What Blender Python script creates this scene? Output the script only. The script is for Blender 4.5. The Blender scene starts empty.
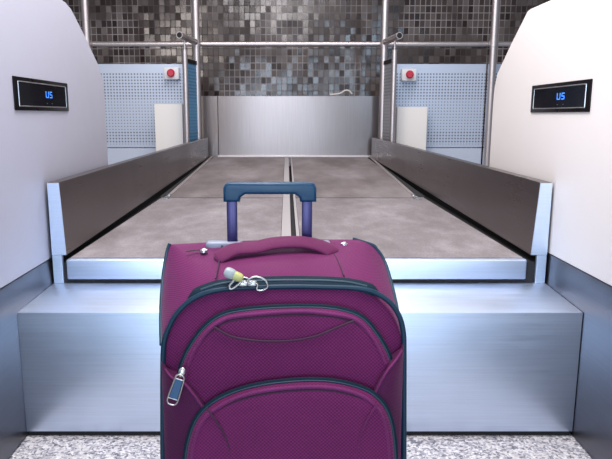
import bpy, bmesh, math, random
from mathutils import Vector, Matrix, noise
random.seed(7)
sc = bpy.context.scene
C = bpy.data.collections.new('scene'); sc.collection.children.link(C)
PI = math.pi

# ------------------------------------------------------------------ materials
MATS = {}
class NT:
    def __init__(s, name):
        s.m = bpy.data.materials.new(name); s.m.use_nodes = True
        s.t = s.m.node_tree; s.b = s.t.nodes['Principled BSDF']; MATS[name] = s.m
    def n(s, ty, **kw):
        o = s.t.nodes.new(ty)
        for k, v in kw.items():
            if isinstance(k, str) and hasattr(o, k): setattr(o, k, v)
        return o
    def l(s, a, b): s.t.links.new(a, b)
    def math(s, op, a, b=None, c=None):
        o = s.t.nodes.new('ShaderNodeMath'); o.operation = op
        for i, v in enumerate((a, b, c)):
            if v is None: continue
            if isinstance(v, (int, float)): o.inputs[i].default_value = v
            else: s.l(v, o.inputs[i])
        return o.outputs[0]
    def obj(s):
        return s.n('ShaderNodeTexCoord').outputs['Object']
    def mapped(s, scale):
        mp = s.n('ShaderNodeMapping'); s.l(s.obj(), mp.inputs[0]); mp.inputs['Scale'].default_value = scale
        return mp.outputs[0]
    def noise(s, vec, scale, detail=4, rough=.5):
        o = s.n('ShaderNodeTexNoise'); s.l(vec, o.inputs['Vector']); o.inputs['Scale'].default_value = scale
        o.inputs['Detail'].default_value = detail; o.inputs['Roughness'].default_value = rough
        return o.outputs['Fac']
    def ramp(s, fac, stops):
        o = s.n('ShaderNodeValToRGB'); s.l(fac, o.inputs[0]); e = o.color_ramp.elements
        while len(e) < len(stops): e.new(.5)
        for i, (p, c) in enumerate(stops):
            e[i].position = p; e[i].color = (*c, 1) if len(c) == 3 else c
        return o.outputs[0]
    def bump(s, h, dist, strength=1.0):
        o = s.n('ShaderNodeBump'); s.l(h, o.inputs['Height']); o.inputs['Distance'].default_value = dist
        o.inputs['Strength'].default_value = strength; s.l(o.outputs[0], s.b.inputs['Normal'])
    def p(s, **kw):
        for k, v in kw.items():
            k = k.replace('_', ' ')
            s.b.inputs[k].default_value = (*v, 1) if isinstance(v, tuple) and len(v) == 3 else v
        return s

def plain(name, col, rough=.5, metal=0, spec=.5, coat=0, emis=None, es=0):
    m = NT(name); m.p(Base_Color=col, Roughness=rough, Metallic=metal)
    m.b.inputs['Specular IOR Level'].default_value = spec
    m.b.inputs['Coat Weight'].default_value = coat
    # faint surface unevenness so nothing is perfectly uniform
    f = m.noise(m.obj(), 14, 3)
    m.l(m.math('MULTIPLY_ADD', f, .16, rough-.08), m.b.inputs['Roughness'])
    if emis: m.p(Emission_Color=emis, Emission_Strength=es)
    return m.m

def steel(name, col, rough, stretch, streak=.10, metal=1.0, var=1.0):
    m = NT(name); m.p(Metallic=metal)
    f = m.noise(m.mapped(stretch), 6, 6, .6)
    g = m.noise(m.obj(), 2.2, 4, .6)
    m.l(m.ramp(f, [(.25, tuple(c*(1-streak) for c in col)), (.75, tuple(min(1, c*(1+streak)) for c in col))]), m.b.inputs['Base Color'])
    r = m.math('MULTIPLY_ADD', f, .14*var, rough-.12*var)
    m.l(m.math('MULTIPLY_ADD', g, .16*var, r), m.b.inputs['Roughness'])
    if name == 'steel_back':      # brushed up and down: highlights smear into vertical bands
        tg = m.n('ShaderNodeTangent', direction_type='RADIAL', axis='X'); m.l(tg.outputs[0], m.b.inputs['Tangent'])
        m.p(Anisotropic=.85, Anisotropic_Rotation=0.0)
    if name in ('steel_front', 'steel_base'): m.bump(f, .0004, .25)
    return m.m

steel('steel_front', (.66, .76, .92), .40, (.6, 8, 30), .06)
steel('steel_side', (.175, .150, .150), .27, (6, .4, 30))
steel('steel_back', (.27, .245, .245), .30, (12, 5, .5), .07, var=.25)
steel('steel_tube', (.62, .57, .57), .42, (20, 20, 1))
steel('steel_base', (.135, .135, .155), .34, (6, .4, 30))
plain('panel_cool_lit', (.52, .52, .61), .45)  # white counter; its cool dim light is put into the colour
plain('panel_warm_lit', (.75, .715, .70), .45)  # same white; its warm bright light is put into the colour
plain('box_white', (.86, .83, .80), .5)
plain('black_plastic', (.008, .007, .008), .3, spec=.10)
plain('screen_black', (.004, .004, .007), .12, spec=.12)
plain('bezel_grey', (.10, .10, .11), .3, .6)
plain('digit_blue', (.05, .3, .9), .4, emis=(.10, .38, 1), es=.5)
plain('dark_gap', (.008, .008, .010), .8)  # shade of gaps and recesses put into a near-black colour
plain('red_plastic', (.55, .02, .05), .35)
plain('light_plastic', (.80, .79, .80), .4)
plain('chrome', (.42, .42, .40), .35, 1)
plain('chrome_dull', (.60, .62, .64), .32, 1)
plain('teal_trim', (.004, .026, .050), .48, spec=.28)
plain('teal_tape', (.003, .014, .026), .7, spec=.15)
plain('teal_teeth', (.018, .045, .068), .5, spec=.3)
plain('grip_teal', (.002, .036, .088), .36, spec=.3)
plain('insert_blue', (.012, .065, .15), .3)
plain('lock_yellow', (.40, .41, .15), .4)
plain('lock_pale', (.30, .34, .36), .4)
plain('plate_grey', (.20, .22, .29), .4)
plain('wheel_black', (.02, .02, .02), .5)
plain('cable_beige', (.55, .50, .46), .5)
plain('cream_rubber', (.33, .31, .315), .6)

m = NT('pole_purple'); m.p(Roughness=.35, Metallic=.35)
z = m.n('ShaderNodeSeparateXYZ'); m.l(m.obj(), z.inputs[0])
m.l(m.ramp(m.noise(m.mapped((40, 40, 1)), 5, 2), [(.3, (.022, .016, .085)), (.7, (.034, .026, .12))]), m.b.inputs['Base Color'])

def fabric(name, col, k=.74, weave=True, size=880):
    m = NT(name); m.p(Roughness=.72)
    m.b.inputs['Sheen Weight'].default_value = .10
    m.b.inputs['Sheen Roughness'].default_value = .4
    m.b.inputs['Sheen Tint'].default_value = (1, .55, .85, 1)
    m.b.inputs['Specular IOR Level'].default_value = .15
    s = m.n('ShaderNodeSeparateXYZ'); m.l(m.obj(), s.inputs[0])
    x, y, zz = s.outputs
    h = m.math('ADD', y, zz)
    a = m.math('SINE', m.math('MULTIPLY', x, size))
    b = m.math('SINE', m.math('MULTIPLY', h, size))
    w = m.math('MULTIPLY_ADD', m.math('MULTIPLY', a, b), .5, .5)
    n = m.noise(m.obj(), 9, 4)
    fine = m.noise(m.obj(), 420, 2)
    f = m.math('ADD', m.math('MULTIPLY', w, .60 if weave else .12), m.math('ADD', m.math('MULTIPLY', n, .25), m.math('MULTIPLY', fine, .3)))
    lo = tuple(c*k*.55 for c in col); hi = tuple(c*1.75 for c in col)
    m.l(m.ramp(f, [(.15, lo), (.85, hi)]), m.b.inputs['Base Color'])
    m.bump(m.math('ADD', w, fine), .0006, .5)
    return m.m
fabric('fabric_purple', (.084, .0085, .054))
fabric('fabric_plain', (.075, .010, .055), .9, False)
fabric('piping_purple', (.14, .020, .10), .9, False)
fabric('strap_purple', (.125, .018, .075), .9, False)
plain('seam_and_shade', (.035, .006, .03), .8)  # stitched seams, and the shadow strips laid beside the pocket piping

# belt rubber: worn brownish grey
m = NT('belt_rubber'); m.p(Roughness=.7)
a = m.noise(m.mapped((1, .55, 1)), 5, 8, .65); b = m.noise(m.mapped((3, 1, 1)), 60, 4, .7)
f = m.math('ADD', m.math('MULTIPLY', a, .7), m.math('MULTIPLY', b, .3))
m.l(m.ramp(f, [(.32, (.115, .096, .100)), (.50, (.185, .164, .172)), (.68, (.30, .277, .29))]), m.b.inputs['Base Color'])
m.bump(b, .001, .3)
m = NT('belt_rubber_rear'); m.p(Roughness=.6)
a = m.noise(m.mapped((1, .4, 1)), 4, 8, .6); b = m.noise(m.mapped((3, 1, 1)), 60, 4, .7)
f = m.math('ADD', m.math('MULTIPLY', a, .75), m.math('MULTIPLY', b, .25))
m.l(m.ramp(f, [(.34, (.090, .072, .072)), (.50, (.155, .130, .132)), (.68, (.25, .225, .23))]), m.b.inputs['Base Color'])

# granite floor
m = NT('granite'); m.p(Roughness=.35)
v = m.n('ShaderNodeTexVoronoi'); m.l(m.obj(), v.inputs['Vector']); v.inputs['Scale'].default_value = 150
s = m.n('ShaderNodeSeparateColor'); m.l(v.outputs['Color'], s.inputs[0])
n = m.noise(m.obj(), 70, 5, .7)
f = m.math('ADD', m.math('MULTIPLY', s.outputs[0], .55), m.math('MULTIPLY', n, .45))
m.l(m.ramp(f, [(.22, (.09, .09, .11)), (.36, (.25, .24, .27)), (.5, (.44, .42, .44)), (.62, (.56, .52, .50)), (.8, (.70, .69, .70))]), m.b.inputs['Base Color'])

# mosaic tile wall
m = NT('mosaic_tile'); m.p()
sx = m.n('ShaderNodeSeparateXYZ'); m.l(m.obj(), sx.inputs[0])
TU, TV = .0615, .080
ux, vz = m.math('DIVIDE', sx.outputs[0], TU), m.math('DIVIDE', sx.outputs[2], TV)
cid = m.n('ShaderNodeCombineXYZ'); m.l(m.math('FLOOR', ux), cid.inputs[0]); m.l(m.math('FLOOR', vz), cid.inputs[1])
wn = m.n('ShaderNodeTexWhiteNoise'); wn.noise_dimensions = '2D'; m.l(cid.outputs[0], wn.inputs['Vector'])
tile = m.ramp(wn.outputs['Value'], [(0, (.024, .012, .010)), (.25, (.058, .040, .036)), (.6, (.100, .076, .069)), (.85, (.135, .108, .10)), (1, (.18, .15, .14))])
du = m.math('MULTIPLY', m.math('SUBTRACT', .5, m.math('ABSOLUTE', m.math('SUBTRACT', m.math('FRACT', ux), .5))), TU)
dv = m.math('MULTIPLY', m.math('SUBTRACT', .5, m.math('ABSOLUTE', m.math('SUBTRACT', m.math('FRACT', vz), .5))), TV)
mask = m.math('LESS_THAN', m.math('MINIMUM', du, dv), .0042)
big = m.noise(m.mapped((1.3, 1, .8)), 1.5, 2)
mort = m.ramp(big, [(.47, (.055, .045, .045)), (.60, (.36, .32, .32))])  # brighter patches: light reflecting off the mortar, put into its colour
mx = m.n('ShaderNodeMix', data_type='RGBA'); m.l(mask, mx.inputs[0]); m.l(tile, mx.inputs[6]); m.l(mort, mx.inputs[7])
m.l(mx.outputs[2], m.b.inputs['Base Color'])
m.l(m.math('MULTIPLY_ADD', mask, .5, .16), m.b.inputs['Roughness'])
m.p(IOR=1.55)
# every tile is set at its own slight tilt
g = m.n('ShaderNodeNewGeometry')
sb = m.n('ShaderNodeVectorMath', operation='SUBTRACT'); m.l(wn.outputs['Color'], sb.inputs[0]); sb.inputs[1].default_value = (.5, .5, .5)
sc_ = m.n('ShaderNodeVectorMath', operation='SCALE'); m.l(sb.outputs[0], sc_.inputs[0]); sc_.inputs['Scale'].default_value = .075
ad = m.n('ShaderNodeVectorMath', operation='ADD'); m.l(g.outputs['Normal'], ad.inputs[0]); m.l(sc_.outputs[0], ad.inputs[1])
nm = m.n('ShaderNodeVectorMath', operation='NORMALIZE'); m.l(ad.outputs[0], nm.inputs[0]); m.l(nm.outputs[0], m.b.inputs['Normal'])

# perforated sheet: rows of punched holes
def perforated(name, base, dark, axis, z0=.70, z1=1.43, pitch=.031):
    m = NT(name); m.p(Roughness=.38, Metallic=.15)
    s = m.n('ShaderNodeSeparateXYZ'); m.l(m.obj(), s.inputs[0])
    u, z = s.outputs[axis], s.outputs[2]
    fu = m.math('SUBTRACT', m.math('FRACT', m.math('DIVIDE', u, pitch)), .5)
    fz = m.math('SUBTRACT', m.math('FRACT', m.math('DIVIDE', z, pitch)), .5)
    d = m.math('SQRT', m.math('ADD', m.math('MULTIPLY', fu, fu), m.math('MULTIPLY', fz, fz)))
    # bigger holes in the upper and lower bands of the sheet, small ones between
    up = m.math('GREATER_THAN', z, 1.16); low = m.math('LESS_THAN', z, .84)
    r = m.math('MULTIPLY_ADD', m.math('MAXIMUM', up, low), .09, .19)
    hole = m.math('LESS_THAN', d, r)
    ins = m.math('MULTIPLY', m.math('GREATER_THAN', z, z0), m.math('LESS_THAN', z, z1))
    hole = m.math('MULTIPLY', hole, ins)
    mx = m.n('ShaderNodeMix', data_type='RGBA'); m.l(hole, mx.inputs[0])
    mx.inputs[6].default_value = (*base, 1); mx.inputs[7].default_value = (*dark, 1)
    m.l(mx.outputs[2], m.b.inputs['Base Color'])
    return m
perforated('sheet_blue', (.53, .61, .75), (.17, .19, .24), 0)
perforated('sheet_side', (.30, .31, .34), (.08, .08, .09), 1, .5, 1.46)
perforated('sheet_side_blue', (.10, .30, .52), (.02, .06, .12), 1, .5, 1.46)
plain('sheet_plain', (.55, .62, .75), .38)
M = MATS

# ------------------------------------------------------------------ helpers
def obj(name, bm, mat, parent=None, smooth=None):
    bmesh.ops.recalc_face_normals(bm, faces=bm.faces[:])
    me = bpy.data.meshes.new(name); bm.to_mesh(me); bm.free()
    me.materials.append(M[mat])
    if smooth is not None:
        me.polygons.foreach_set('use_smooth', [True]*len(me.polygons))
        me.set_sharp_from_angle(angle=math.radians(smooth))
    o = bpy.data.objects.new(name, me); C.objects.link(o)
    if parent:
        o.parent = parent
        o.location = -Vector(parent.get('_w', (0, 0, 0)))
        o['_w'] = parent.get('_w', (0, 0, 0))
        off = o.location.copy()
        # geometry is given in world coordinates: move it into the parent's frame, keep origin at the thing's base
        me.transform(Matrix.Translation(off)); o.location = (0, 0, 0)
    return o
def thing(name, label, cat, loc=(0, 0, 0), group=None):
    o = bpy.data.objects.new(name, None); C.objects.link(o); o.location = loc
    o['_w'] = loc; o['label'] = label; o['category'] = cat
    if group: o['group'] = group
    o.empty_display_size = .05
    return o
def tag(o, label, cat, group=None):
    o['label'] = label; o['category'] = cat
    if group: o['group'] = group
    return o
def struct(name, bm, mat):
    o = obj(name, bm, mat); o['kind'] = 'structure'; return o
def box(bm, x0, x1, y0, y1, z0, z1, bev=0, seg=2):
    vs = [bm.verts.new((x, y, z)) for x in (x0, x1) for y in (y0, y1) for z in (z0, z1)]
    fs = [bm.faces.new([vs[i] for i in q]) for q in ((0, 1, 3, 2), (4, 6, 7, 5), (0, 4, 5, 1), (2, 3, 7, 6), (0, 2, 6, 4), (1, 5, 7, 3))]
    if bev:
        es = {e for f in fs for e in f.edges}
        bmesh.ops.bevel(bm, geom=list(es), offset=bev, segments=seg, profile=.5, affect='EDGES')
    return bm
def boxo(*a, **k): return box(bmesh.new(), *a, **k)
def hexa(bm, p):   # eight corners: bottom 4 then top 4
    vs = [bm.verts.new(q) for q in p]
    for q in ((0, 1, 2, 3), (4, 5, 6, 7), (0, 1, 5, 4), (1, 2, 6, 5), (2, 3, 7, 6), (3, 0, 4, 7)): bm.faces.new([vs[i] for i in q])
    return bm
def bevel_all(bm, off, seg=2):
    bmesh.ops.recalc_face_normals(bm, faces=bm.faces[:])
    es = [e for e in bm.edges if len(e.link_faces) == 2 and e.calc_face_angle(0) > .5]
    bmesh.ops.bevel(bm, geom=es, offset=off, segments=seg, profile=.5, affect='EDGES'); return bm
def prism_x(bm, prof, x0, x1):   # (y, z) outline extruded along x
    a = [bm.verts.new((x0, y, z)) for y, z in prof]; b = [bm.verts.new((x1, y, z)) for y, z in prof]
    bm.faces.new(a); bm.faces.new(b[::-1])
    for i in range(len(a)):
        j = (i+1) % len(a); bm.faces.new((a[i], a[j], b[j], b[i]))
    return bm
def spline(pts, n=8, closed=False):
    P = [Vector(p) for p in pts]; out = []; N = len(P)
    rng = range(N if closed else N-1)
    for i in rng:
        g = (lambda k: P[k % N]) if closed else (lambda k: P[max(0, min(N-1, k))])
        p0, p1, p2, p3 = g(i-1), g(i), g(i+1), g(i+2)
        for k in range(n):
            t = k/n
            out.append(.5*((2*p1)+(p2-p0)*t+(2*p0-5*p1+4*p2-p3)*t*t+(3*p1-p0-3*p2+p3)*t**3))
    if not closed: out.append(P[-1].copy())
    return out
def sweep(bm, path, w, h=None, up=None, n=10, closed=False, taper=None):
    """ellipse section w x h (diameters) swept along the path; up = direction of h"""
    h = h or w; N = len(path); rings = []; ref = None
    for i, p in enumerate(path):
        a = path[(i-1) % N] if (closed or i) else p
        b = path[(i+1) % N] if (closed or i < N-1) else p
        t = (b-a).normalized()
        if up: s = t.cross(Vector(up)).normalized()
        else:
            if ref is None: ref = Vector((0, 0, 1)) if abs(t.z) < .9 else Vector((1, 0, 0))
            s = t.cross(ref).normalized()
        u = s.cross(t).normalized()
        if not up: ref = u
        k = taper(i/(N-1)) if taper else 1
        rings.append([bm.verts.new(p+s*(math.cos(2*PI*j/n)*w/2*k)+u*(math.sin(2*PI*j/n)*h/2*k)) for j in range(n)])
    m = N if closed else N-1
    for i in range(m):
        A, B = rings[i], rings[(i+1) % N]
        for j in range(n): bm.faces.new((A[j], A[(j+1) % n], B[(j+1) % n], B[j]))
    if not closed: bm.faces.new(rings[0][::-1]); bm.faces.new(rings[-1])
    return bm
def swp(pts, *a, sn=8, **k):
    return sweep(bmesh.new(), spline(pts, sn, k.get('closed', False)), *a, **k)
def cyl(bm, p, q, r, n=20, r2=None):
    p, q = Vector(p), Vector(q); t = (q-p).normalized()
    s = t.cross(Vector((0, 0, 1)) if abs(t.z) < .9 else Vector((1, 0, 0))).normalized(); u = t.cross(s)
    r2 = r if r2 is None else r2
    A = [bm.verts.new(p+(s*math.cos(2*PI*j/n)+u*math.sin(2*PI*j/n))*r) for j in range(n)]
    B = [bm.verts.new(q+(s*math.cos(2*PI*j/n)+u*math.sin(2*PI*j/n))*r2) for j in range(n)]
    for j in range(n): bm.faces.new((A[j], A[(j+1) % n], B[(j+1) % n], B[j]))
    bm.faces.new(A[::-1]); bm.faces.new(B); return bm
def cylo(*a, **k): return cyl(bmesh.new(), *a, **k)
def tubeo(p, q, r, wall, n=24):   # open pipe with a visible bore
    bm = bmesh.new(); p, q = Vector(p), Vector(q); t = (q-p).normalized()
    s = t.cross(Vector((0, 0, 1)) if abs(t.z) < .9 else Vector((1, 0, 0))).normalized(); u = t.cross(s)
    R = lambda c, r_: [bm.verts.new(c+(s*math.cos(2*PI*j/n)+u*math.sin(2*PI*j/n))*r_) for j in range(n)]
    rs = [R(p+t*.15, r-wall), R(p, r-wall), R(p, r), R(q, r)]
    for A, B in zip(rs, rs[1:]):
        for j in range(n): bm.faces.new((A[j], A[(j+1) % n], B[(j+1) % n], B[j]))
    bm.faces.new(rs[0]); bm.faces.new(rs[-1]); return bm

# ------------------------------------------------------------------ setting
struct('floor', boxo(-5, 5, -2.5, 7.5, -.1, 0), 'granite')
struct('wall_back', boxo(-5, 5, 7.5, 7.65, 0, 4.2), 'mosaic_tile')

# ------------------------------------------------------------------ plinth
XL, XR, YP, YB = -.832, .915, 1.8065, 2.136
t = thing('conveyor_plinth', 'wide low brushed steel plinth on the floor directly behind the purple suitcase', 'plinth', (.04, 2.0, 0))
q = [(-.8215, YP), (.9005, YP), (.9225, YB), (.918, 2.95), (-.8345, 2.95), (-.8335, YB)]
bm = bmesh.new(); lo_ = [bm.verts.new((x, y, .018)) for x, y in q]; hi_ = [bm.verts.new((x, y, .41)) for x, y in q]
bm.faces.new(lo_); bm.faces.new(hi_)
for i in range(6): j = (i+1) % 6; bm.faces.new((lo_[i], lo_[j], hi_[j], hi_[i]))
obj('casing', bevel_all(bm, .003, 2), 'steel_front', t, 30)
obj('toe_kick', boxo(-.820, .898, YP+.012, 2.9, 0, .018), 'dark_gap', t)  # dark strip standing for the shadow gap at the floor

# ------------------------------------------------------------------ belts
def lane(x0, x1, label, inner, side):
    t = thing('belt_conveyor', label, 'conveyor', ((x0+x1)/2, 4.4, .41), 'baggage belts between the side guards')
    YS = 3.77
    obj('frame', boxo(x0-(.033 if side < 0 else 0), x1+(.053 if side > 0 else 0), YB+.012, 6.6, .412, .486), 'dark_gap', t)
    obj('front_nose', boxo(x0, x1, YB, YB+.03, .424, .497, bev=.006, seg=3), 'steel_front', t, 40)
    i0, i1 = (x0+.01, x1-.045) if inner > 0 else (x0+.016, x1-.01)
    bm = bmesh.new(); box(bm, i0, i1, YB+.02, YS-.006, .487, .5)
    obj('front_belt', bm, 'belt_rubber', t)
    bm = bmesh.new()
    hexa(bm, [(i0, YS, .487), (i1, YS, .487), (i1, 6.6, .487), (i0, 6.6, .487), (i0, YS, .503), (i1, YS, .503), (i1, 6.6, .562), (i0, 6.6, .562)])
    obj('rear_belt', bm, 'belt_rubber_rear', t)
    # long metal edging strip beside the gap of the two lanes
    a, b = (x1-.043, x1-.002) if inner > 0 else (x0+.001, x0+.014)
    bm = bmesh.new()
    hexa(bm, [(a, YB+.03, .487), (b, YB+.03, .487), (b, YS, .487), (a, YS, .487), (a, YB+.03, .502), (b, YB+.03, .502), (b, YS, .505), (a, YS, .505)])
    hexa(bm, [(a, YS+.006, .487), (b, YS+.006, .487), (b, 6.6, .487), (a, 6.6, .487), (a, YS+.006, .505), (b, YS+.006, .505), (b, 6.6, .564), (a, 6.6, .564)])
    obj('edge_strip', bm, 'cream_rubber', t)
    # tapered steel cover strip along the outer edge of the rear belt
    s = -1 if side < 0 else 1
    xa, xb = (-.722, -.784) if side < 0 else (.775, .870)
    w = .022*s
    bm = bmesh.new()
    q = [(xa, YS+.02, .50), (xa+w, YS+.02, .50), (xb+w, 6.6, .56), (xb, 6.6, .56)]
    hexa(bm, q+[(x, y, z+.009) for x, y, z in q])
    obj('cover_strip', bm, 'steel_tube', t)
    bm = bmesh.new()      # rounded clip at the strip's near end
    cyl(bm, (xa+w/2, YS+.06, .503), (xa+w/2, YS+.06, .517), .014)
    box(bm, xa+min(0, w)-.006, xa+max(0, w)+.006, YS-.07, YS+.03, .501, .508)
    obj('strip_clip', bm, 'chrome_dull', t, 30)
    # near-black slab standing for the shaded gap between cover strip and guard
    bm = bmesh.new(); o = x0 if side < 0 else x1
    of = -.815 if side < 0 else .897
    q = [(xa+w, YS+.02, .4985), (o, YS+.02, .4985), (of, 6.6, .552), (xb+w, 6.6, .552)]
    hexa(bm, q+[(x, y, z+.0075) for x, y, z in q])
    obj('side_gap_shade', bm, 'dark_gap', t)
lane(-.782, .019, 'left worn grey rubber baggage belt, left of the long centre gap', 1, -1)
lane(.038, .850, 'right worn grey rubber baggage belt, right of the long centre gap', -1, 1)
tag(obj('gap_liner', boxo(.0195, .0375, YB+.03, 6.58, .412, .47), 'dark_gap'), 'black channel in the long gap between the two baggage belts', 'channel')

# ------------------------------------------------------------------ side guards
def guard(s, xo, xi_t, xi_b, xf_o, xf_i, label):
    t = thing('side_guard', label, 'guard', (xo, 4.3, .41), 'steel guards beside the baggage belts')
    bm = bmesh.new(); Y1 = 6.5
    hexa(bm, [(xo, YB, .513), (xi_b, YB, .513), (xf_i, Y1, .565), (xf_o, Y1, .565), (xo-.0*s, YB, .771), (xi_t, YB, .771), (xf_i-.0*s, Y1, .771), (xf_o, Y1, .771)])
    bevel_all(bm, .002, 1)
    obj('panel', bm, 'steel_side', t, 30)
    obj('shade_skirt', boxo(*sorted((xo, xo-s*.010)), YB+.02, 6.48, .415, .552), 'dark_gap', t)  # added dark plate that keeps the gap under the guard black
    e = boxo(min(xo, xi_t), max(xo, xi_t), YB-.004, YB, .515, .769)
    for v in e.verts:
        if abs(v.co.x-xi_t) < 1e-5 and v.co.z < .6: v.co.x = xi_b
    obj('end_cap', e, 'steel_front', t)
    obj('foot_plate', boxo(*sorted((xo, xo-s*.034)), YB-.004, YB+.01, .4105, .513, bev=.001, seg=1), 'steel_front', t)
    for yy in (3.4, 5.0, 6.3):
        obj('bracket', boxo(*sorted((xo+s*.004, xo+s*.02)), yy, yy+.05, .0, .54), 'steel_side', t)
guard(-1, -.828, -.788, -.778, -.860, -.820, 'left brushed steel side guard, beside the left counter')
guard(1, .916, .875, .860, .925, .880, 'right brushed steel side guard, beside the right counter')

# ------------------------------------------------------------------ counters
SEG = {'U': 'bcdef', '5': 'acdfg'}
def seg_digit(bm, ch, y0, z0, w, h, x, dy):
    tk = .0032
    s = {'a': (0, h, w, h), 'g': (0, h/2, w, h/2), 'd': (0, 0, w, 0), 'f': (0, h/2, 0, h), 'e': (0, 0, 0, h/2), 'b': (w, h/2, w, h), 'c': (w, 0, w, h/2)}
    for k in SEG[ch]:
        a, b, c, d = s[k]
        ya, yb = sorted((y0+dy*a, y0+dy*c))
        box(bm, x-.0006, x+.0006, ya-tk/2, yb+tk/2, z0+b-tk/2, z0+d+tk/2)
def counter(s, xf, prof, base_top, disp, label, mat, dx, digits_y):
    t = thing('check_in_counter', label, 'counter', (xf+s*.3, 1.4, 0), 'check-in counters beside the belts')
    out = xf+s*.75
    bm = prism_x(bmesh.new(), [(.1, base_top)]+prof+[(prof[-1][0], base_top)], xf, out)
    bevel_all(bm, .006, 2)
    obj('body', bm, mat, t, 30)
    secs = [(.1, .815), (1.8, .8205), (YB, .8345), (prof[-1][0]-.01, .838)] if s < 0 else [(.1, .893), (1.8, .9015), (YB, .9235), (prof[-1][0]-.01, .924)]
    bm = bmesh.new(); S = []
    for y, x in secs:
        S.append([bm.verts.new(v) for v in ((s*x, y, .006), (s*x, y, min(.44, base_top)), (xf-s*.0005, y, base_top-.0005), (out-s*.02, y, base_top-.0005), (out-s*.02, y, .006))])
    for A, B in zip(S, S[1:]):
        for j in range(5): bm.faces.new((A[j], A[(j+1) % 5], B[(j+1) % 5], B[j]))
    bm.faces.new(S[0]); bm.faces.new(S[-1])
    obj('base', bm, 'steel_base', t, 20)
    obj('toe_kick', boxo(*sorted((xf+s*.004, out-s*.03)), .12, prof[-1][0]-.03, 0, .006), 'dark_gap', t)
    y0, y1, z0, z1 = disp
    hs = boxo(*sorted((xf, xf-s*.005)), y0, y1, z0, z1, bev=.0022, seg=2)
    d = obj('weight_display', hs, 'black_plastic', t, 30)
    d['label'] = 'black display with blue digits'
    x = xf-s*.0055
    bm = bmesh.new()
    r = .004; iy, iz = .028, .014
    pts = [Vector((x, y0+iy, z0+iz)), Vector((x, y1-iy, z0+iz)), Vector((x, y1-iy, z1-iz)), Vector((x, y0+iy, z1-iz))]
    for i in range(4): cyl(bm, pts[i], pts[(i+1) % 4], .0018, 8)
    obj('bezel', bm, 'chrome_dull', d)
    obj('screen', boxo(*sorted((xf-s*.0048, xf-s*.0058)), y0+iy, y1-iy, z0+iz, z1-iz), 'screen_black', d)
    bm = bmesh.new(); xx = xf-s*.0064; h = .019; w = .022
    dy = 1 if s < 0 else -1
    seg_digit(bm, 'U', digits_y, (z0+z1)/2-.006, w, h, xx, dy)
    seg_digit(bm, '5', digits_y+dy*(w+.014), (z0+z1)/2-.006, w*.8, h, xx, dy)
    obj('digits', bm, 'digit_blue', d)
    for k in (0, 1):
        bm = bmesh.new(); box(bm, *sorted((xx-.0004, xx+.0004)), digits_y+dy*(.005+.045*k)-.004, digits_y+dy*(.005+.045*k)+.004, z0+.024, z0+.027)
        obj('caption_mark', bm, 'bezel_grey', d)
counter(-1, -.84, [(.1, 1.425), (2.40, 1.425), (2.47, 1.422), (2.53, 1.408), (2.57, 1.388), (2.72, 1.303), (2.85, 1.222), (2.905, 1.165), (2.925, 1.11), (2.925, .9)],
        .4975, (1.945, 2.42, 1.014, 1.118), 'tall cool grey check-in counter on the left with steel base', 'panel_cool_lit', 1, 2.195)
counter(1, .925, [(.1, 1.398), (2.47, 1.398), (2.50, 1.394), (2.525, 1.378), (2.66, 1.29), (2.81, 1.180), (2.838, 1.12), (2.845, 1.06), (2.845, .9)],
        .518, (1.925, 2.388, 1.009, 1.108), 'tall warm white check-in counter on the right with steel base', 'panel_warm_lit', -1, 2.155)

# ------------------------------------------------------------------ steel panel behind the belts
t = thing('back_panel', 'wide brushed stainless steel panel closing the far end of the belts', 'panel', (.03, 6.7, 0))
obj('wide_sheet', boxo(-.727, 1.0, 6.66, 6.70, .30, 1.197, bev=.002, seg=1), 'steel_back', t)
obj('narrow_sheet', boxo(-.93, -.731, 6.665, 6.70, .30, 1.197, bev=.002, seg=1), 'steel_back', t)
obj('bottom_lip', boxo(-.74, .90, 6.62, 6.66, .555, .575, bev=.003), 'steel_tube', t)
obj('support', boxo(-.9, .97, 6.672, 6.695, 0, .30), 'dark_gap', t)
tag(obj('cable', swp([(0.4529, 6.6800, 1.2113), (0.5161, 6.6800, 1.2154), (0.5685, 6.6800, 1.2278), (0.6102, 6.6800, 1.2535), (0.6523, 6.6800, 1.2504), (0.6845, 6.6800, 1.2175)], .018, sn=6), 'cable_beige', None, 60), 'short bent beige cable end lying on top edge of the steel back panel', 'cable')

# ------------------------------------------------------------------ tubular frame
t = thing('tubular_frame', 'tall stainless steel tube frame with four posts and a crossbar in front of tiled wall', 'frame', (.03, 6.4, 0))
for x in (-.902, .968, -1.99, 2.056):
    obj('post', cylo((x, 6.4, 0), (x, 6.4, 3.2), .036), 'steel_tube', t, 40)
obj('crossbar', cylo((-1.99, 6.46, 1.70), (2.7, 6.46, 1.70), .024), 'steel_tube', t, 40)
for x in (-.902, .968, -1.99, 2.056):
    obj('collar', cylo((x, 6.4, 1.665), (x, 6.4, 1.735), .041), 'steel_tube', t, 40)

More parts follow.
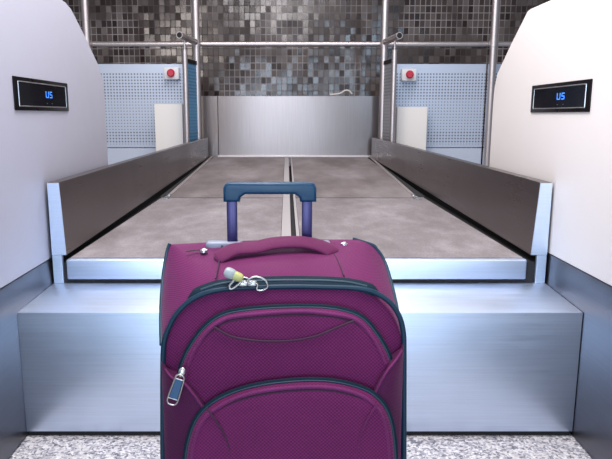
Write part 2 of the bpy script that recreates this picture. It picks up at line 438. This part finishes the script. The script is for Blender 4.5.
def ret(x, xe, ye, ze, mat, label, s):
    t = thing('side_barrier', label, 'barrier', (xe, ye, 0), 'short barriers running forward from the frame')
    v = Vector((x-xe, 6.4-ye, 0)).normalized()
    obj('handrail', tubeo((xe, ye, ze), (x-v.x*.043, 6.4-v.y*.043, 1.71), .031, .006), 'steel_tube', t, 40)
    cyl_ = cylo((xe+v.x*.004, ye+v.y*.004, ze), (xe+v.x*.008, ye+v.y*.008, ze), .0245)
    obj('bore_shade', cyl_, 'dark_gap', t)  # dark disc standing for the shade inside the open pipe
    px, py = xe+v.x*.14, ye+v.y*.14
    obj('post', cylo((px, py, 0), (px, py, 1.60), .026), 'steel_tube', t, 40)
    obj('stem', cylo((px, py, 1.60), (px, py, 1.70), .010), 'steel_tube', t, 40)
    a = Vector((px, py, 0))+v*.03; b = Vector((x, 6.4, 0))-v*.045; n = Vector((-v.y, v.x, 0))*.006
    def sl(z0, z1, th):
        k = n*th; return hexa(bmesh.new(), [tuple(q+Vector((0, 0, z))) for z in (z0, z1) for q in (a-k, b-k, b+k, a+k)])
    obj('infill_sheet', sl(.3, 1.49, 1), mat, t)
    obj('top_channel', sl(1.49, 1.525, 2.6), 'black_plastic', t)
ret(-.902, -.985, 5.90, 1.72, 'sheet_side_blue', 'short steel side barrier with blue glossy infill on the left of the belts', -1)
ret(.968, 1.03, 5.90, 1.715, 'sheet_side', 'short steel side barrier with grey perforated infill on the right of the belts', 1)

# ------------------------------------------------------------------ perforated screens
def screen(x0, x1, label, sheet='sheet_blue'):
    t = thing('perforated_screen', label, 'screen', ((x0+x1)/2, 6.52, 0), 'perforated screens in front of the tiled wall')
    obj('upper_sheet', boxo(x0, x1, 6.51, 6.53, .668, 1.51, bev=.002, seg=1), sheet, t)
    obj('lower_sheet', boxo(x0, x1, 6.512, 6.53, .02, .66, bev=.002, seg=1), 'sheet_plain', t)
    for x in (x0+.03, x1-.06): obj('foot', boxo(x, x+.03, 6.515, 6.525, 0, .02), 'dark_gap', t)
screen(-2.02, -1.0, 'pale blue perforated metal screen behind the left red button')
screen(1.06, 2.03, 'pale blue perforated metal screen behind the right red button')
screen(2.05, 3.0, 'pale blue screen mostly hidden behind the right counter, right of the outer post')

def cabinet(x0, x1, z1, label):
    t = thing('cabinet', label, 'cabinet', ((x0+x1)/2, 6.3, 0), 'small white cabinets beside the belts')
    obj('body', boxo(x0, x1, 6.30, 6.495, .02, z1, bev=.006), 'box_white', t, 30)
    obj('plinth', boxo(x0+.01, x1-.01, 6.32, 6.48, 0, .02), 'dark_gap', t)
cabinet(-1.325, -1.045, 1.108, 'plain white cabinet below the left red button')
cabinet(1.10, 1.403, 1.080, 'plain white cabinet below the right red button')

def estop(xc, zc, label):
    t = thing('emergency_button', label, 'button', (xc, 6.5, zc), 'red emergency buttons')
    obj('housing', boxo(xc-.073, xc+.073, 6.43, 6.51, zc-.06, zc+.06, bev=.006), 'light_plastic', t, 30)
    bm = bmesh.new(); cyl(bm, (xc, 6.43, zc), (xc, 6.40, zc), .018)
    cyl(bm, (xc, 6.405, zc), (xc, 6.395, zc), .036, r2=.040); cyl(bm, (xc, 6.395, zc), (xc, 6.382, zc), .040, r2=.028)
    obj('push_button', bm, 'red_plastic', t, 40)
estop(-1.165, 1.414, 'red mushroom button on white box, left of the belts')
estop(1.232, 1.40, 'red mushroom button on white box, right of the belts')

# ------------------------------------------------------------------ suitcase
SX, SY = -.012, 1.275
case = thing('suitcase', 'purple fabric suitcase with teal piping and raised telescopic handle standing on the floor', 'suitcase', (SX, SY, 0))
def outline(xl, xr, zl, zr, rlx, rlz, rrx, rrz, zb=.07, e=2.0, xlb=None, xrb=None):
    """closed outline, clockwise from bottom left: up the left side, round the corner, across the top, down"""
    pts = []; n = 14; rb = .05
    xlb = xl if xlb is None else xlb; xrb = xr if xrb is None else xrb
    for k in range(7):
        a = PI/2*k/6; pts.append((xlb+rb-rb*math.sin(a), zb+rb-rb*math.cos(a)))
    for k in range(1, 14): pts.append((xlb+(xl-xlb)*k/14, zb+rb+(zl-rlz-zb-rb)*k/14))
    for k in range(n+1):
        a = PI/2*k/n; pts.append((xl+rlx-rlx*math.cos(a)**(2/e), zl-rlz+rlz*math.sin(a)**(2/e)))
    for k in range(1, 12):
        u = k/12; pts.append((xl+rlx+(xr-rrx-xl-rlx)*u, zl+(zr-zl)*u+.004*math.sin(PI*u)))
    for k in range(n+1):
        a = PI/2*(1-k/n); pts.append((xr-rrx+rrx*math.cos(a)**(2/e), zr-rrz+rrz*math.sin(a)**(2/e)))
    for k in range(1, 14): pts.append((xr+(xrb-xr)*k/14, zr-rrz-(zr-rrz-zb-rb)*k/14))
    for k in range(7):
        a = PI/2*(1-k/6); pts.append((xrb-rb+rb*math.sin(a), zb+rb-rb*math.cos(a)))
    for k in range(1, 8): pts.append((xrb-rb-(xrb-xlb-2*rb)*k/8, zb))
    return pts
def lerp(a, b, t): return a+(b-a)*t
# back edge .. front edge of the main body
BACK = dict(xl=-.281, xr=.236, zl=.710, zr=.721, rlx=.022, rlz=.06, rrx=.085, rrz=.10, xlb=-.268, xrb=.245)
FRONT = dict(xl=-.249, xr=.232, zl=.678, zr=.681, rlx=.165, rlz=.150, rrx=.150, rrz=.155, xlb=-.259, xrb=.244)
def ring(t, extra=0):
    d = {k: lerp(BACK[k], FRONT[k], t) for k in BACK}
    b = math.sin(PI*t)*.004
    d['xl'] -= b+extra; d['xr'] += b*.4+extra; d['xlb'] -= b*.3+extra; d['xrb'] += b*.3+extra; d['zl'] += extra; d['zr'] += extra
    return outline(**d)
YBK, YFR = 1.385, 1.172
def loft(rings, cap0=True, cap1=True):
    bm = bmesh.new(); V = [[bm.verts.new(p) for p in r] for r in rings]; n = len(V[0])
    for A, B in zip(V, V[1:]):
        for j in range(n): bm.faces.new((A[j], A[(j+1) % n], B[(j+1) % n], B[j]))
    if cap0: bm.faces.new(V[0])
    if cap1: bm.faces.new(V[-1])
    return bm
def inset(pts, d):
    """shrink a closed (x, z) outline by d along its normals"""
    n = len(pts); out = []
    area = sum(pts[i][0]*pts[(i+1) % n][1]-pts[(i+1) % n][0]*pts[i][1] for i in range(n))
    sg = 1 if area > 0 else -1
    for i in range(n):
        a, b = pts[i-1], pts[(i+1) % n]; tx, tz = b[0]-a[0], b[1]-a[1]; L = math.hypot(tx, tz) or 1
        out.append((pts[i][0]-sg*tz/L*d, pts[i][1]+sg*tx/L*d))
    return out
def toward(pts, k, c=None):
    c = c or (sum(p[0] for p in pts)/len(pts), sum(p[1] for p in pts)/len(pts))
    return [(c[0]+(p[0]-c[0])*k, c[1]+(p[1]-c[1])*k) for p in pts]
rings = []
r0 = ring(0)
for d, dy in ((.03, .012), (.012, .010), (.003, .004)): rings.append([(x, YBK+dy, z) for x, z in inset(r0, d)])
for k in range(13):
    u = k/12; rings.append([(x, lerp(YBK, YFR, u), z) for x, z in ring(u)])
rf = ring(1)
rings.append([(x, YFR-.004, z) for x, z in inset(rf, .004)])
CF = (-.01, .36)
f0 = inset(rf, .012)
for k, dome in ((1, .004), (.93, .012), (.8, .018), (.6, .023), (.35, .026), (.1, .027)):
    rings.append([(x, YFR-dome, z) for x, z in toward(f0, k, CF)])
obj('shell', loft(rings), 'fabric_purple', case, 50)

# rear edge piping: down the back corners and forward to the front ring
def p3(pts): return [Vector(p) for p in pts]
lp = [(-0.1872, 1.3850, 0.7048), (-0.2306, 1.3850, 0.7059), (-0.2534, 1.3850, 0.7071), (-0.2626, 1.3850, 0.7036)] + [(-0.2681, 1.3750, 0.6895)] + [(-0.2728, 1.3600, 0.6675)] + [(-0.2718, 1.3200, 0.6343)] + [(-0.2660, 1.2700, 0.5952)] + [(-0.2572, 1.2200, 0.5639)] + [(-0.2499, 1.1850, 0.5363)]
rp = [(0.1094, 1.3850, 0.7187), (0.1481, 1.3850, 0.7222), (0.1709, 1.3850, 0.7199)] + [(0.1911, 1.3800, 0.7047)] + [(0.2078, 1.3650, 0.6802)] + [(0.2198, 1.3350, 0.6485)] + [(0.2242, 1.2900, 0.6247)] + [(0.2239, 1.2350, 0.6085)] + [(0.2258, 1.1900, 0.5914)]
def hug(path, side):
    """lay the piping on the skin of the shell: x from the shell's own outline at that depth and height"""
    out = []
    for x, y, z in path:
        t = (YBK-y)/(YBK-YFR); o = ring(max(0, min(1, t)))
        c = [(a[0]+(b[0]-a[0])*((z-a[1])/(b[1]-a[1] or 1e-9))) for a, b in zip(o, o[1:]) if min(a[1], b[1]) <= z <= max(a[1], b[1]) and a[0]*side > .05]
        if c: x = max(c, key=lambda q: q*side)+side*.0015
        out.append((x, y, z))
    return out
LP = [(1.385, .703), (1.38, .695), (1.372, .685), (1.355, .665), (1.33, .640), (1.29, .612), (1.25, .585), (1.21, .562), (1.185, .545)]
RP = [(1.385, .708), (1.38, .698), (1.375, .685), (1.36, .668), (1.33, .648), (1.29, .622), (1.25, .600), (1.21, .578), (1.185, .560)]
lh = hug([(0, y, z) for y, z in LP], -1); rh = hug([(0, y, z) for y, z in RP], 1)
lh = [(-.268, 1.388, .7105)]+lh
rh = [(.150, 1.388, .7215)]+rh
obj('rear_piping', swp(lh, .0085, sn=6), 'teal_trim', case, 60)
obj('rear_piping', swp(rh, .0085, sn=6), 'teal_trim', case, 60)
# front ring piping and main zipper behind it
fp = [Vector((x, YFR-.006, z)) for x, z in inset(rf, .002)]
fpt = [(-0.2550, 1.1660, 0.3056), (-0.2518, 1.1660, 0.3919), (-0.2487, 1.1660, 0.4782), (-0.2457, 1.1660, 0.5374), (-0.2411, 1.1660, 0.5666), (-0.2329, 1.1660, 0.5873), (-0.2178, 1.1660, 0.6151), (-0.1915, 1.1660, 0.6416), (-0.1579, 1.1660, 0.6588), (-0.1188, 1.1660, 0.6669), (-0.0720, 1.1660, 0.6697), (0.0058, 1.1660, 0.6719), (0.0739, 1.1660, 0.6709), (0.1265, 1.1660, 0.6689), (0.1656, 1.1660, 0.6618), (0.1993, 1.1660, 0.6416), (0.2198, 1.1660, 0.6130), (0.2294, 1.1660, 0.5790), (0.2322, 1.1660, 0.5374), (0.2350, 1.1660, 0.4569), (0.2372, 1.1660, 0.3919), (0.2402, 1.1660, 0.3056)]
zb = .075
lo = [(-.262, 1.166, .28), (-.262, 1.166, .12), (-.24, 1.166, .075)]
fpath = [(-.20, 1.166, .072), (-.24, 1.166, .08), (-.258, 1.166, .13)]+[tuple(p) for p in fpt]+[(.246, 1.166, .13), (.228, 1.166, .08), (.19, 1.166, .072)]
obj('front_piping', swp(fpath, .0105, sn=6), 'teal_trim', case, 60)
zp = [(-0.1947, 1.1740, 0.6442), (-0.1687, 1.1740, 0.6599), (-0.1371, 1.1740, 0.6707), (-0.1018, 1.1740, 0.6759), (-0.0626, 1.1740, 0.6779), (0.0059, 1.1740, 0.6796), (0.0743, 1.1740, 0.6786), (0.1194, 1.1740, 0.6753), (0.1568, 1.1740, 0.6670), (0.1806, 1.1740, 0.6544)]
zz = obj('main_zipper', swp(zp, .030, .008, up=(0, -.55, .83), sn=6, taper=lambda t: min(1, .15+4*math.sin(PI*t))), 'teal_tape', case, 60)
obj('zipper_teeth', swp([(x, y-.0022, z+.0042) for x, y, z in zp][1:-1], .0045, .0022, up=(0, -.55, .83), sn=6), 'teal_teeth', zz, 60)

def shadow_line(path, c, d=.0065):  # path of the painted shadow along the inside of the piping
    out = []
    for x, y, z in path:
        L = math.hypot(x-c[0], z-c[1]); out.append((x-(x-c[0])/L*d, y-.0005, z-(z-c[1])/L*d))
    return out
# pads: raised pockets
def pad(name, pts, y0, y1, dome, mat, c, steps=((0, 0), (.0015, .5), (.006, .85), (.014, 1))):
    """pts: closed (x, z) outline; y0 = back, y1 = front rim; dome = extra forward bulge"""
    rs = []
    for d, f in steps: rs.append([(x, lerp(y0, y1, f), z) for x, z in inset(pts, d)])
    base = inset(pts, steps[-1][0])
    for k in (.93, .82, .68, .5, .3, .1):
        rs.append([(x, y1-dome*(1-k**2), z) for x, z in toward(base, k, c)])
    return obj(name, loft(rs), mat, case, 40)
z1 = [(-0.2091, 1.1400, 0.5024), (-0.2035, 1.1400, 0.5251), (-0.1879, 1.1400, 0.5579), (-0.1631, 1.1400, 0.5925), (-0.1336, 1.1400, 0.6176), (-0.0997, 1.1400, 0.6296), (-0.0479, 1.1400, 0.6360), (0.0057, 1.1400, 0.6386), (0.0727, 1.1400, 0.6376), (0.1200, 1.1400, 0.6286), (0.1491, 1.1400, 0.6126), (0.1737, 1.1400, 0.5828), (0.1941, 1.1400, 0.5477), (0.2037, 1.1400, 0.5189)]
def close_down(path, zbot, inw=.0, rb=.04):
    a, b = path[0], path[-1]
    L = [(b[0], b[2]-(b[2]-zbot-rb)*k/8) for k in range(1, 9)]
    L += [(b[0]-rb+rb*math.cos(PI/2*k/5), zbot+rb-rb*math.sin(PI/2*k/5)) for k in range(1, 6)]
    L += [(lerp(b[0]-rb, a[0]+rb, k/8), zbot) for k in range(1, 8)]
    L += [(a[0]+rb-rb*math.sin(PI/2*k/5), zbot+rb-rb*math.cos(PI/2*k/5)) for k in range(0, 6)]
    L += [(a[0], zbot+rb+(a[2]-zbot-rb)*k/8) for k in range(1, 8)]
    return L
s1 = spline(z1, 5)
o1 = [(p.x, p.z) for p in s1]+close_down(z1, .11)
pk1 = pad('upper_pocket', o1, 1.150, 1.122, .008, 'fabric_purple', (-.005, .33))
tp = obj('pocket_zipper', swp(z1, .0125, .006, up=(0, 1, 0), sn=6), 'teal_tape', case, 60)
obj('zipper_teeth', swp([(x, y-.0025, z) for x, y, z in z1], .0035, .003, up=(0, 1, 0), sn=6), 'teal_teeth', tp, 60)
p1 = [(-0.1981, 1.1240, 0.4888), (-0.1882, 1.1240, 0.5283), (-0.1719, 1.1240, 0.5642), (-0.1473, 1.1240, 0.5982), (-0.1174, 1.1240, 0.6194), (-0.0889, 1.1240, 0.6260), (-0.0511, 1.1240, 0.6299), (-0.0038, 1.1240, 0.6333), (0.0435, 1.1240, 0.6339), (0.1079, 1.1240, 0.6254), (0.1377, 1.1240, 0.6121), (0.1609, 1.1240, 0.5842), (0.1779, 1.1240, 0.5541), (0.1882, 1.1240, 0.5297)]
obj('pocket_piping', swp(p1, .0075, sn=6), 'piping_purple', case, 60)
obj('pocket_shadow', swp(shadow_line(p1, (-.02, .40)), .0045, .003, up=(0, 1, 0), sn=6, n=6), 'seam_and_shade', case, 60)  # dark strip standing for the shadow beside the piping
lip = [(-0.1376, 1.1160, 0.6070), (-0.1227, 1.1160, 0.5971), (-0.0983, 1.1160, 0.5862), (-0.0511, 1.1160, 0.5792), (0.0057, 1.1160, 0.5796), (0.0524, 1.1160, 0.5882), (0.0900, 1.1160, 0.6040), (0.1272, 1.1160, 0.6198)]
obj('pocket_seam', swp(lip, .0050, .0040, up=(0, 1, 0), sn=6, n=6), 'seam_and_shade', case, 60)

# side wings: plain fabric lower corners
def wing(seam, xo, yo, zt, s):
    """seam: 3D points from the top outer tip down; outer edge at x = xo"""
    sm = spline(seam, 8); bm = bmesh.new(); rows = []
    N = len(sm); zb_ = .10
    for i, p in enumerate(sm):
        f = i/(N-1)
        o = Vector((xo(p.z), yo, lerp(zt, zb_, f)))
        row = [bm.verts.new((o.x, 1.172, o.z))]
        for k in range(9):
            u = k/8; q = o.lerp(p, u); q.y = yo-(yo-p.y)*math.sin(PI/2*u)
            row.append(bm.verts.new(q))
        row.append(bm.verts.new((p.x, p.y+.006, p.z))); row.append(bm.verts.new((p.x, 1.16, p.z)))
        rows.append(row)
    for A, B in zip(rows, rows[1:]):
        for j in range(len(A)-1): bm.faces.new((A[j], A[j+1], B[j+1], B[j]))
        bm.faces.new((A[-1], A[0], B[0], B[-1]))
    bm.faces.new(rows[0]); bm.faces.new(rows[-1])
    bmesh.ops.remove_doubles(bm, verts=bm.verts[:], dist=.0002)
    obj('corner_panel', bm, 'fabric_plain', case, 60)
wl = [(-0.2391, 1.1500, 0.5084)] + [(-0.2226, 1.1280, 0.5004)] + [(-0.1969, 1.1120, 0.4953)] + [(-0.1756, 1.1060, 0.4726), (-0.1591, 1.1060, 0.4459), (-0.1406, 1.1060, 0.4149), (-0.1297, 1.1060, 0.3815), (-0.1246, 1.1060, 0.3413)] + [(-.135, 1.110, .22), (-.135, 1.12, .10)]
wr = [(0.2250, 1.1500, 0.5479)] + [(0.2107, 1.1280, 0.5383)] + [(0.1931, 1.1120, 0.5247)] + [(0.1786, 1.1060, 0.5031), (0.1660, 1.1060, 0.4746), (0.1515, 1.1060, 0.4439), (0.1425, 1.1060, 0.4128), (0.1382, 1.1060, 0.3413)] + [(.125, 1.110, .22), (.125, 1.12, .10)]
wing(wl, lambda z: lerp(-.256, -.248, min(1, z/.55)), 1.160, wl[0][2]+.012, -1)
wing(wr, lambda z: lerp(.240, .230, min(1, z/.55)), 1.160, wr[0][2]+.012, 1)
obj('corner_piping', swp([(x, y-.001, z) for x, y, z in wl[:8]], .0045, sn=6, n=8), 'piping_purple', case, 60)
obj('corner_piping', swp([(x, y-.001, z) for x, y, z in wr[:8]], .0045, sn=6, n=8), 'piping_purple', case, 60)

z2 = [(-0.1986, 1.1020, 0.3203), (-0.1957, 1.1020, 0.3522), (-0.1878, 1.1020, 0.3900), (-0.1716, 1.1020, 0.4294), (-0.1429, 1.1020, 0.4602), (-0.0988, 1.1020, 0.4836), (-0.0421, 1.1020, 0.4988), (0.0335, 1.1020, 0.5065), (0.0903, 1.1020, 0.5039), (0.1377, 1.1020, 0.4917), (0.1666, 1.1020, 0.4755), (0.1901, 1.1020, 0.4459), (0.2028, 1.1020, 0.4046), (0.2093, 1.1020, 0.3522), (0.2103, 1.1020, 0.3203)]
s2 = spline(z2, 5)
o2 = [(p.x, p.z) for p in s2]+close_down(z2, .125)
pk2 = pad('lower_pocket', o2, 1.120, 1.080, .010, 'fabric_purple', (.0, .27))
tp = obj('pocket_zipper', swp(z2, .0125, .006, up=(0, 1, 0), sn=6), 'teal_tape', case, 60)
obj('zipper_teeth', swp([(x, y-.0025, z) for x, y, z in z2], .0035, .003, up=(0, 1, 0), sn=6), 'teal_teeth', tp, 60)
p2 = [(-0.1838, 1.0830, 0.3279), (-0.1809, 1.0830, 0.3633), (-0.1723, 1.0830, 0.4005), (-0.1563, 1.0830, 0.4352), (-0.1304, 1.0830, 0.4595), (-0.0916, 1.0830, 0.4805), (-0.0392, 1.0830, 0.4945), (0.0317, 1.0830, 0.5015), (0.0858, 1.0830, 0.4995), (0.1289, 1.0830, 0.4885), (0.1535, 1.0830, 0.4745), (0.1747, 1.0830, 0.4494), (0.1871, 1.0830, 0.4128), (0.1933, 1.0830, 0.3633), (0.1953, 1.0830, 0.3279)]
obj('pocket_piping', swp(p2, .0075, sn=6), 'piping_purple', case, 60)
obj('pocket_shadow', swp(shadow_line(p2, (-.01, .27)), .0045, .003, up=(0, 1, 0), sn=6, n=6), 'seam_and_shade', case, 60)  # shadow beside the lower piping, laid on as a dark strip
sl_ = [(-0.1492, 1.0760, 0.4609), (-0.1311, 1.0760, 0.4348), (-0.1148, 1.0760, 0.4023), (-0.1059, 1.0760, 0.3674), (-0.1028, 1.0760, 0.3259)]
sr_ = [(0.1694, 1.0760, 0.4729), (0.1497, 1.0760, 0.4388), (0.1373, 1.0760, 0.4044), (0.1305, 1.0760, 0.3674), (0.1276, 1.0760, 0.3259)]
obj('pocket_seam', swp(sl_, .0035, sn=6, n=6), 'seam_and_shade', case, 60)
obj('pocket_seam', swp(sr_, .0035, sn=6, n=6), 'piping_purple', case, 60)

# top: panel seams, rivets, carry handle
obj('top_seam', swp([(-0.1448, 1.3514, 0.7141), (-0.1435, 1.2956, 0.7040), (-0.1413, 1.2341, 0.6929), (-0.1407, 1.1822, 0.6836)], .003, sn=5, n=6), 'seam_and_shade', case, 60)
obj('top_seam', swp([(0.0879, 1.3690, 0.7172), (0.1015, 1.3064, 0.7060), (0.1093, 1.2439, 0.6947), (0.1132, 1.1937, 0.6857)], .003, sn=5, n=6), 'seam_and_shade', case, 60)
for q in [(-0.1809, 1.3202, 0.7094), (0.1275, 1.3572, 0.7161)]:
    bm = bmesh.new(); v = Vector(q)
    cyl(bm, v-Vector((0, 0, .003)), v+Vector((0, 0, .002)), .0085); cyl(bm, v+Vector((0, 0, .002)), v+Vector((0, 0, .005)), .0075, r2=.003)
    obj('rivet', bm, 'chrome_dull', case, 40)
obj('slit', swp([(-0.2193, 1.3146, 0.7084), (-0.2029, 1.3218, 0.7097), (-0.1882, 1.3258, 0.7104)], .006, .002, sn=4, up=(0, -.2, 1)), 'dark_gap', case, 60)
hp = [(-0.1509, 1.2850, 0.6961)] + [(-0.1384, 1.2876, 0.7056)] + [(-0.1094, 1.2983, 0.7175), (-0.0712, 1.3064, 0.7190)] + [(-0.0261, 1.3174, 0.7269), (0.0284, 1.3230, 0.7279)] + [(0.0676, 1.3202, 0.7214)] + [(0.0934, 1.3146, 0.7104)] + [(0.1018, 1.3119, 0.6999)]
obj('carry_handle', swp(hp, .044, .016, up=(0, -.35, .94), sn=8, n=18, taper=lambda t: min(1, .6+1.8*math.sin(PI*t))), 'strap_purple', case, 60)

# telescopic handle
YH = 1.368
for xa, xb in ((-.182, -.100), (.026, .098)):
    obj('handle_base', boxo(xa, xb, YH-.018, YH+.014, .700, .7215, bev=.0065, seg=3), 'plate_grey', case, 40)
for x in (-.1227, .0446):
    obj('handle_pole', boxo(x-.0115, x+.0115, YH-.007, YH+.007, .70, .83, bev=.003), 'pole_purple', case, 40)
bm = bmesh.new()
x0, x1, zt = -.1405, .065, .854
prof = [(x0, .811), (x0, .842), (x0+.004, .850), (x0+.012, zt), (x1-.012, zt), (x1-.004, .850), (x1, .842), (x1, .811), (x1-.036, .811), (x1-.038, .821), (x1-.048, .828), (x0+.048, .828), (x0+.038, .821), (x0+.036, .811)]
A = [bm.verts.new((x, YH-.015, z)) for x, z in prof]; B = [bm.verts.new((x, YH+.015, z)) for x, z in prof]
bm.faces.new(A); bm.faces.new(B[::-1])
for i in range(len(A)): j = (i+1) % len(A); bm.faces.new((A[i], A[j], B[j], B[i]))
bmesh.ops.recalc_face_normals(bm, faces=bm.faces[:])
es = [e for e in bm.edges if abs(e.verts[0].co.y-e.verts[1].co.y) < 1e-6]
bmesh.ops.bevel(bm, geom=es, offset=.0065, segments=4, profile=.5, affect='EDGES')
grip = obj('grip', bm, 'grip_teal', case, 50)
bm = bmesh.new(); bmesh.ops.create_uvsphere(bm, u_segments=20, v_segments=10, radius=1)
for v in bm.verts: v.co = Vector((-.038+v.co.x*.026, YH+v.co.y*.009, .8535+v.co.z*.0022))
obj('release_button', bm, 'teal_trim', grip, 60)

# zipper pulls
def puller(pts_c, ang, L, W, parent, name='zipper_pull'):
    """flat metal frame hanging from a slider; pts_c = slider centre"""
    c = Vector(pts_c); bm = bmesh.new(); d = Vector((math.sin(ang), 0, -math.cos(ang))); s = Vector((math.cos(ang), 0, math.sin(ang)))
    f = lambda u, v: c+d*u+s*v+Vector((0, -.006, 0))
    path = spline([f(.006, -W*.32), f(.014, -W*.42), f(L*.8, -W*.5), f(L-.002, -W*.36), f(L, 0), f(L-.002, W*.36), f(L*.8, W*.5), f(.014, W*.42), f(.006, W*.32), f(.003, 0)], 5, True)
    sweep(bm, path, .0032, .0036, up=(0, 1, 0), n=8, closed=True)
    cyl(bm, f(L-.012, -W*.45), f(L-.012, W*.45), .0012, 8)
    cyl(bm, f(.013, -W*.40), f(.013, W*.40), .0012, 8)
    p = obj(name, bm, 'chrome', parent, 60)
    bm = bmesh.new()
    a = [f(.014, -W*.34), f(L-.013, -W*.38), f(L-.013, W*.38), f(.014, W*.34)]
    hexa(bm, [q+Vector((0, .001, 0)) for q in a]+[q+Vector((0, -.0015, 0)) for q in a])
    obj('insert', bm, 'insert_blue', p)
    bm = bmesh.new(); bmesh.ops.create_uvsphere(bm, u_segments=14, v_segments=8, radius=1)
    for v in bm.verts: v.co = c+d*(v.co.z*.010)+s*(v.co.x*.007)+Vector((0, v.co.y*.005-.001, 0))
    obj('slider', bm, 'chrome_dull', p, 60)
    return p
pz = [(-0.1975, 1.0980, 0.5247)][0]
puller(pz, -.33, .066, .020, case)

# main zipper sliders + loops
def loop(pts, w, name='zipper_loop', mat='chrome'):
    bm = bmesh.new(); sweep(bm, spline(pts, 5, True), w, w, up=(0, 1, 0), n=8, closed=True)
    return obj(name, bm, mat, case, 60)
loop([(-0.0773, 1.1600, 0.6846), (-0.0676, 1.1600, 0.6916), (-0.0560, 1.1600, 0.6926), (-0.0425, 1.1600, 0.6866), (-0.0377, 1.1600, 0.6726), (-0.0484, 1.1600, 0.6656), (-0.0581, 1.1600, 0.6676), (-0.0571, 1.1600, 0.6776), (-0.0657, 1.1600, 0.6826), (-0.0735, 1.1600, 0.6786)], .0042)
bm = bmesh.new()
for px in [(-0.0857, 1.1680, 0.6774), (-0.0681, 1.1680, 0.6774)]:
    v = Vector(px); box(bm, v.x-.009, v.x+.009, v.y-.006, v.y+.006, v.z-.005, v.z+.006, bev=.003)
obj('zipper_slider', bm, 'chrome_dull', case, 40)
loop([(-0.1083, 1.1580, 0.6691), (-0.0985, 1.1580, 0.6741), (-0.0897, 1.1580, 0.6831), (-0.0877, 1.1580, 0.6921), (-0.0924, 1.1580, 0.6971), (-0.1002, 1.1580, 0.6931), (-0.1042, 1.1580, 0.6841), (-0.1111, 1.1580, 0.6751)], .0048)

lk = thing('padlock', 'small pale yellow and white padlock resting on the suitcase main zipper', 'padlock', [(-0.1023, 1.1600, 0.6945)][0])
def ell(bm, c, ax, r1, r2, r3):
    c, ax = Vector(c), Vector(ax).normalized(); s = ax.cross(Vector((0, 1, 0))).normalized()
    g = bmesh.ops.create_uvsphere(bm, u_segments=20, v_segments=12, radius=1)['verts']
    for v in g:
        p = v.co.copy(); e = lambda q: math.copysign(abs(q)**.7, q)
        v.co = c+ax*(e(p.x)*r1)+s*(e(p.z)*r2)+Vector((0, 1, 0))*(e(p.y)*r3)
pa = [(-0.1175, 1.1600, 0.7035), (-0.1022, 1.1600, 0.6995), (-0.0850, 1.1600, 0.6886)]
a = Vector(pa[0]); b = Vector(pa[2])
bm = bmesh.new(); ell(bm, a.lerp(b, .60), b-a, .0150, .0085, .010); obj('body', bm, 'lock_yellow', lk, 60)
bm = bmesh.new(); ell(bm, a.lerp(b, .24), b-a, .0120, .0100, .011); obj('cap', bm, 'lock_pale', lk, 60)
e = [(-0.0887, 1.1580, 0.6901), (-0.0809, 1.1580, 0.6921), (-0.0733, 1.1580, 0.6891), (-0.0753, 1.1580, 0.6821), (-0.0849, 1.1580, 0.6821)]
bm = bmesh.new(); sweep(bm, spline(e, 5, True), .003, .003, up=(0, 1, 0), n=8, closed=True); obj('shackle', bm, 'chrome', lk, 60)

# wheels and feet under the case
for x in (-.20, .185):
    for y in (1.20, 1.35):
        w = obj('wheel', cylo((x-.012, y, .030), (x+.012, y, .030), .030, 28), 'wheel_black', case, 40)
        bm = bmesh.new(); box(bm, x-.022, x-.0135, y-.018, y+.018, .02, .07); box(bm, x+.0135, x+.022, y-.018, y+.018, .02, .07); box(bm, x-.022, x+.022, y-.02, y+.02, .0605, .078, bev=.003)
        obj('wheel_fork', bm, 'black_plastic', w)

for o in list(bpy.data.objects):
    if '_w' in o: del o['_w']

# ------------------------------------------------------------------ light
def area(name, loc, target, sx, sy, power, col):
    L = bpy.data.lights.new(name, 'AREA'); L.shape = 'RECTANGLE'; L.size = sx; L.size_y = sy; L.energy = power; L.color = col
    o = bpy.data.objects.new(name, L); C.objects.link(o); o.location = loc
    o.rotation_euler = (Vector(target)-Vector(loc)).to_track_quat('-Z', 'Y').to_euler(); return o
area('ceiling_light', (-.2, 1.2, 3.3), (0, 1.3, 0), 2.6, 1.2, 158, (1, .96, .97))
area('ceiling_light', (0, 4.6, 3.3), (0, 4.6, 0), 2.6, 1.4, 95, (1, .95, .95))
area('hall_reflection_fill', (-.3, -3.6, 1.02), (-.3, 2, 1.02), 2.4, 1.95, 145, (.64, .81, 1))  # added unseen glow behind the camera, shaped for bluish reflections in the steel
area('hall_reflection_fill', (2.2, -3.6, 2.2), (2.2, 2, 2.2), .8, 1.6, 45, (.55, .78, 1))  # added unseen glow that gives the tiles their blue sparkles
area('warm_counter_fill', (-2.6, -.6, 2.6), (1, 2.2, .9), 1.2, 1.2, 55, (1, .90, .84))  # added unseen lamp that warms and brightens the right counter
w = bpy.data.worlds.new('world'); sc.world = w; w.use_nodes = True
w.node_tree.nodes['Background'].inputs[0].default_value = (.80, .82, .92, 1)
w.node_tree.nodes['Background'].inputs[1].default_value = .26

# ------------------------------------------------------------------ camera
cam = bpy.data.cameras.new('camera'); co = bpy.data.objects.new('camera', cam); C.objects.link(co); sc.camera = co
co.location = (0, 0, 1.0)
co.rotation_euler = (PI/2-math.atan(114.5/620), 0, 0)
cam.sensor_width = 36; cam.lens = 36*620/612; cam.shift_x = 19/612
cam.clip_start = .02
sc.view_settings.view_transform = 'Standard'; sc.view_settings.look = 'None'
sc.view_settings.exposure = 0; sc.view_settings.gamma = 1; sc.view_settings.use_curve_mapping = False
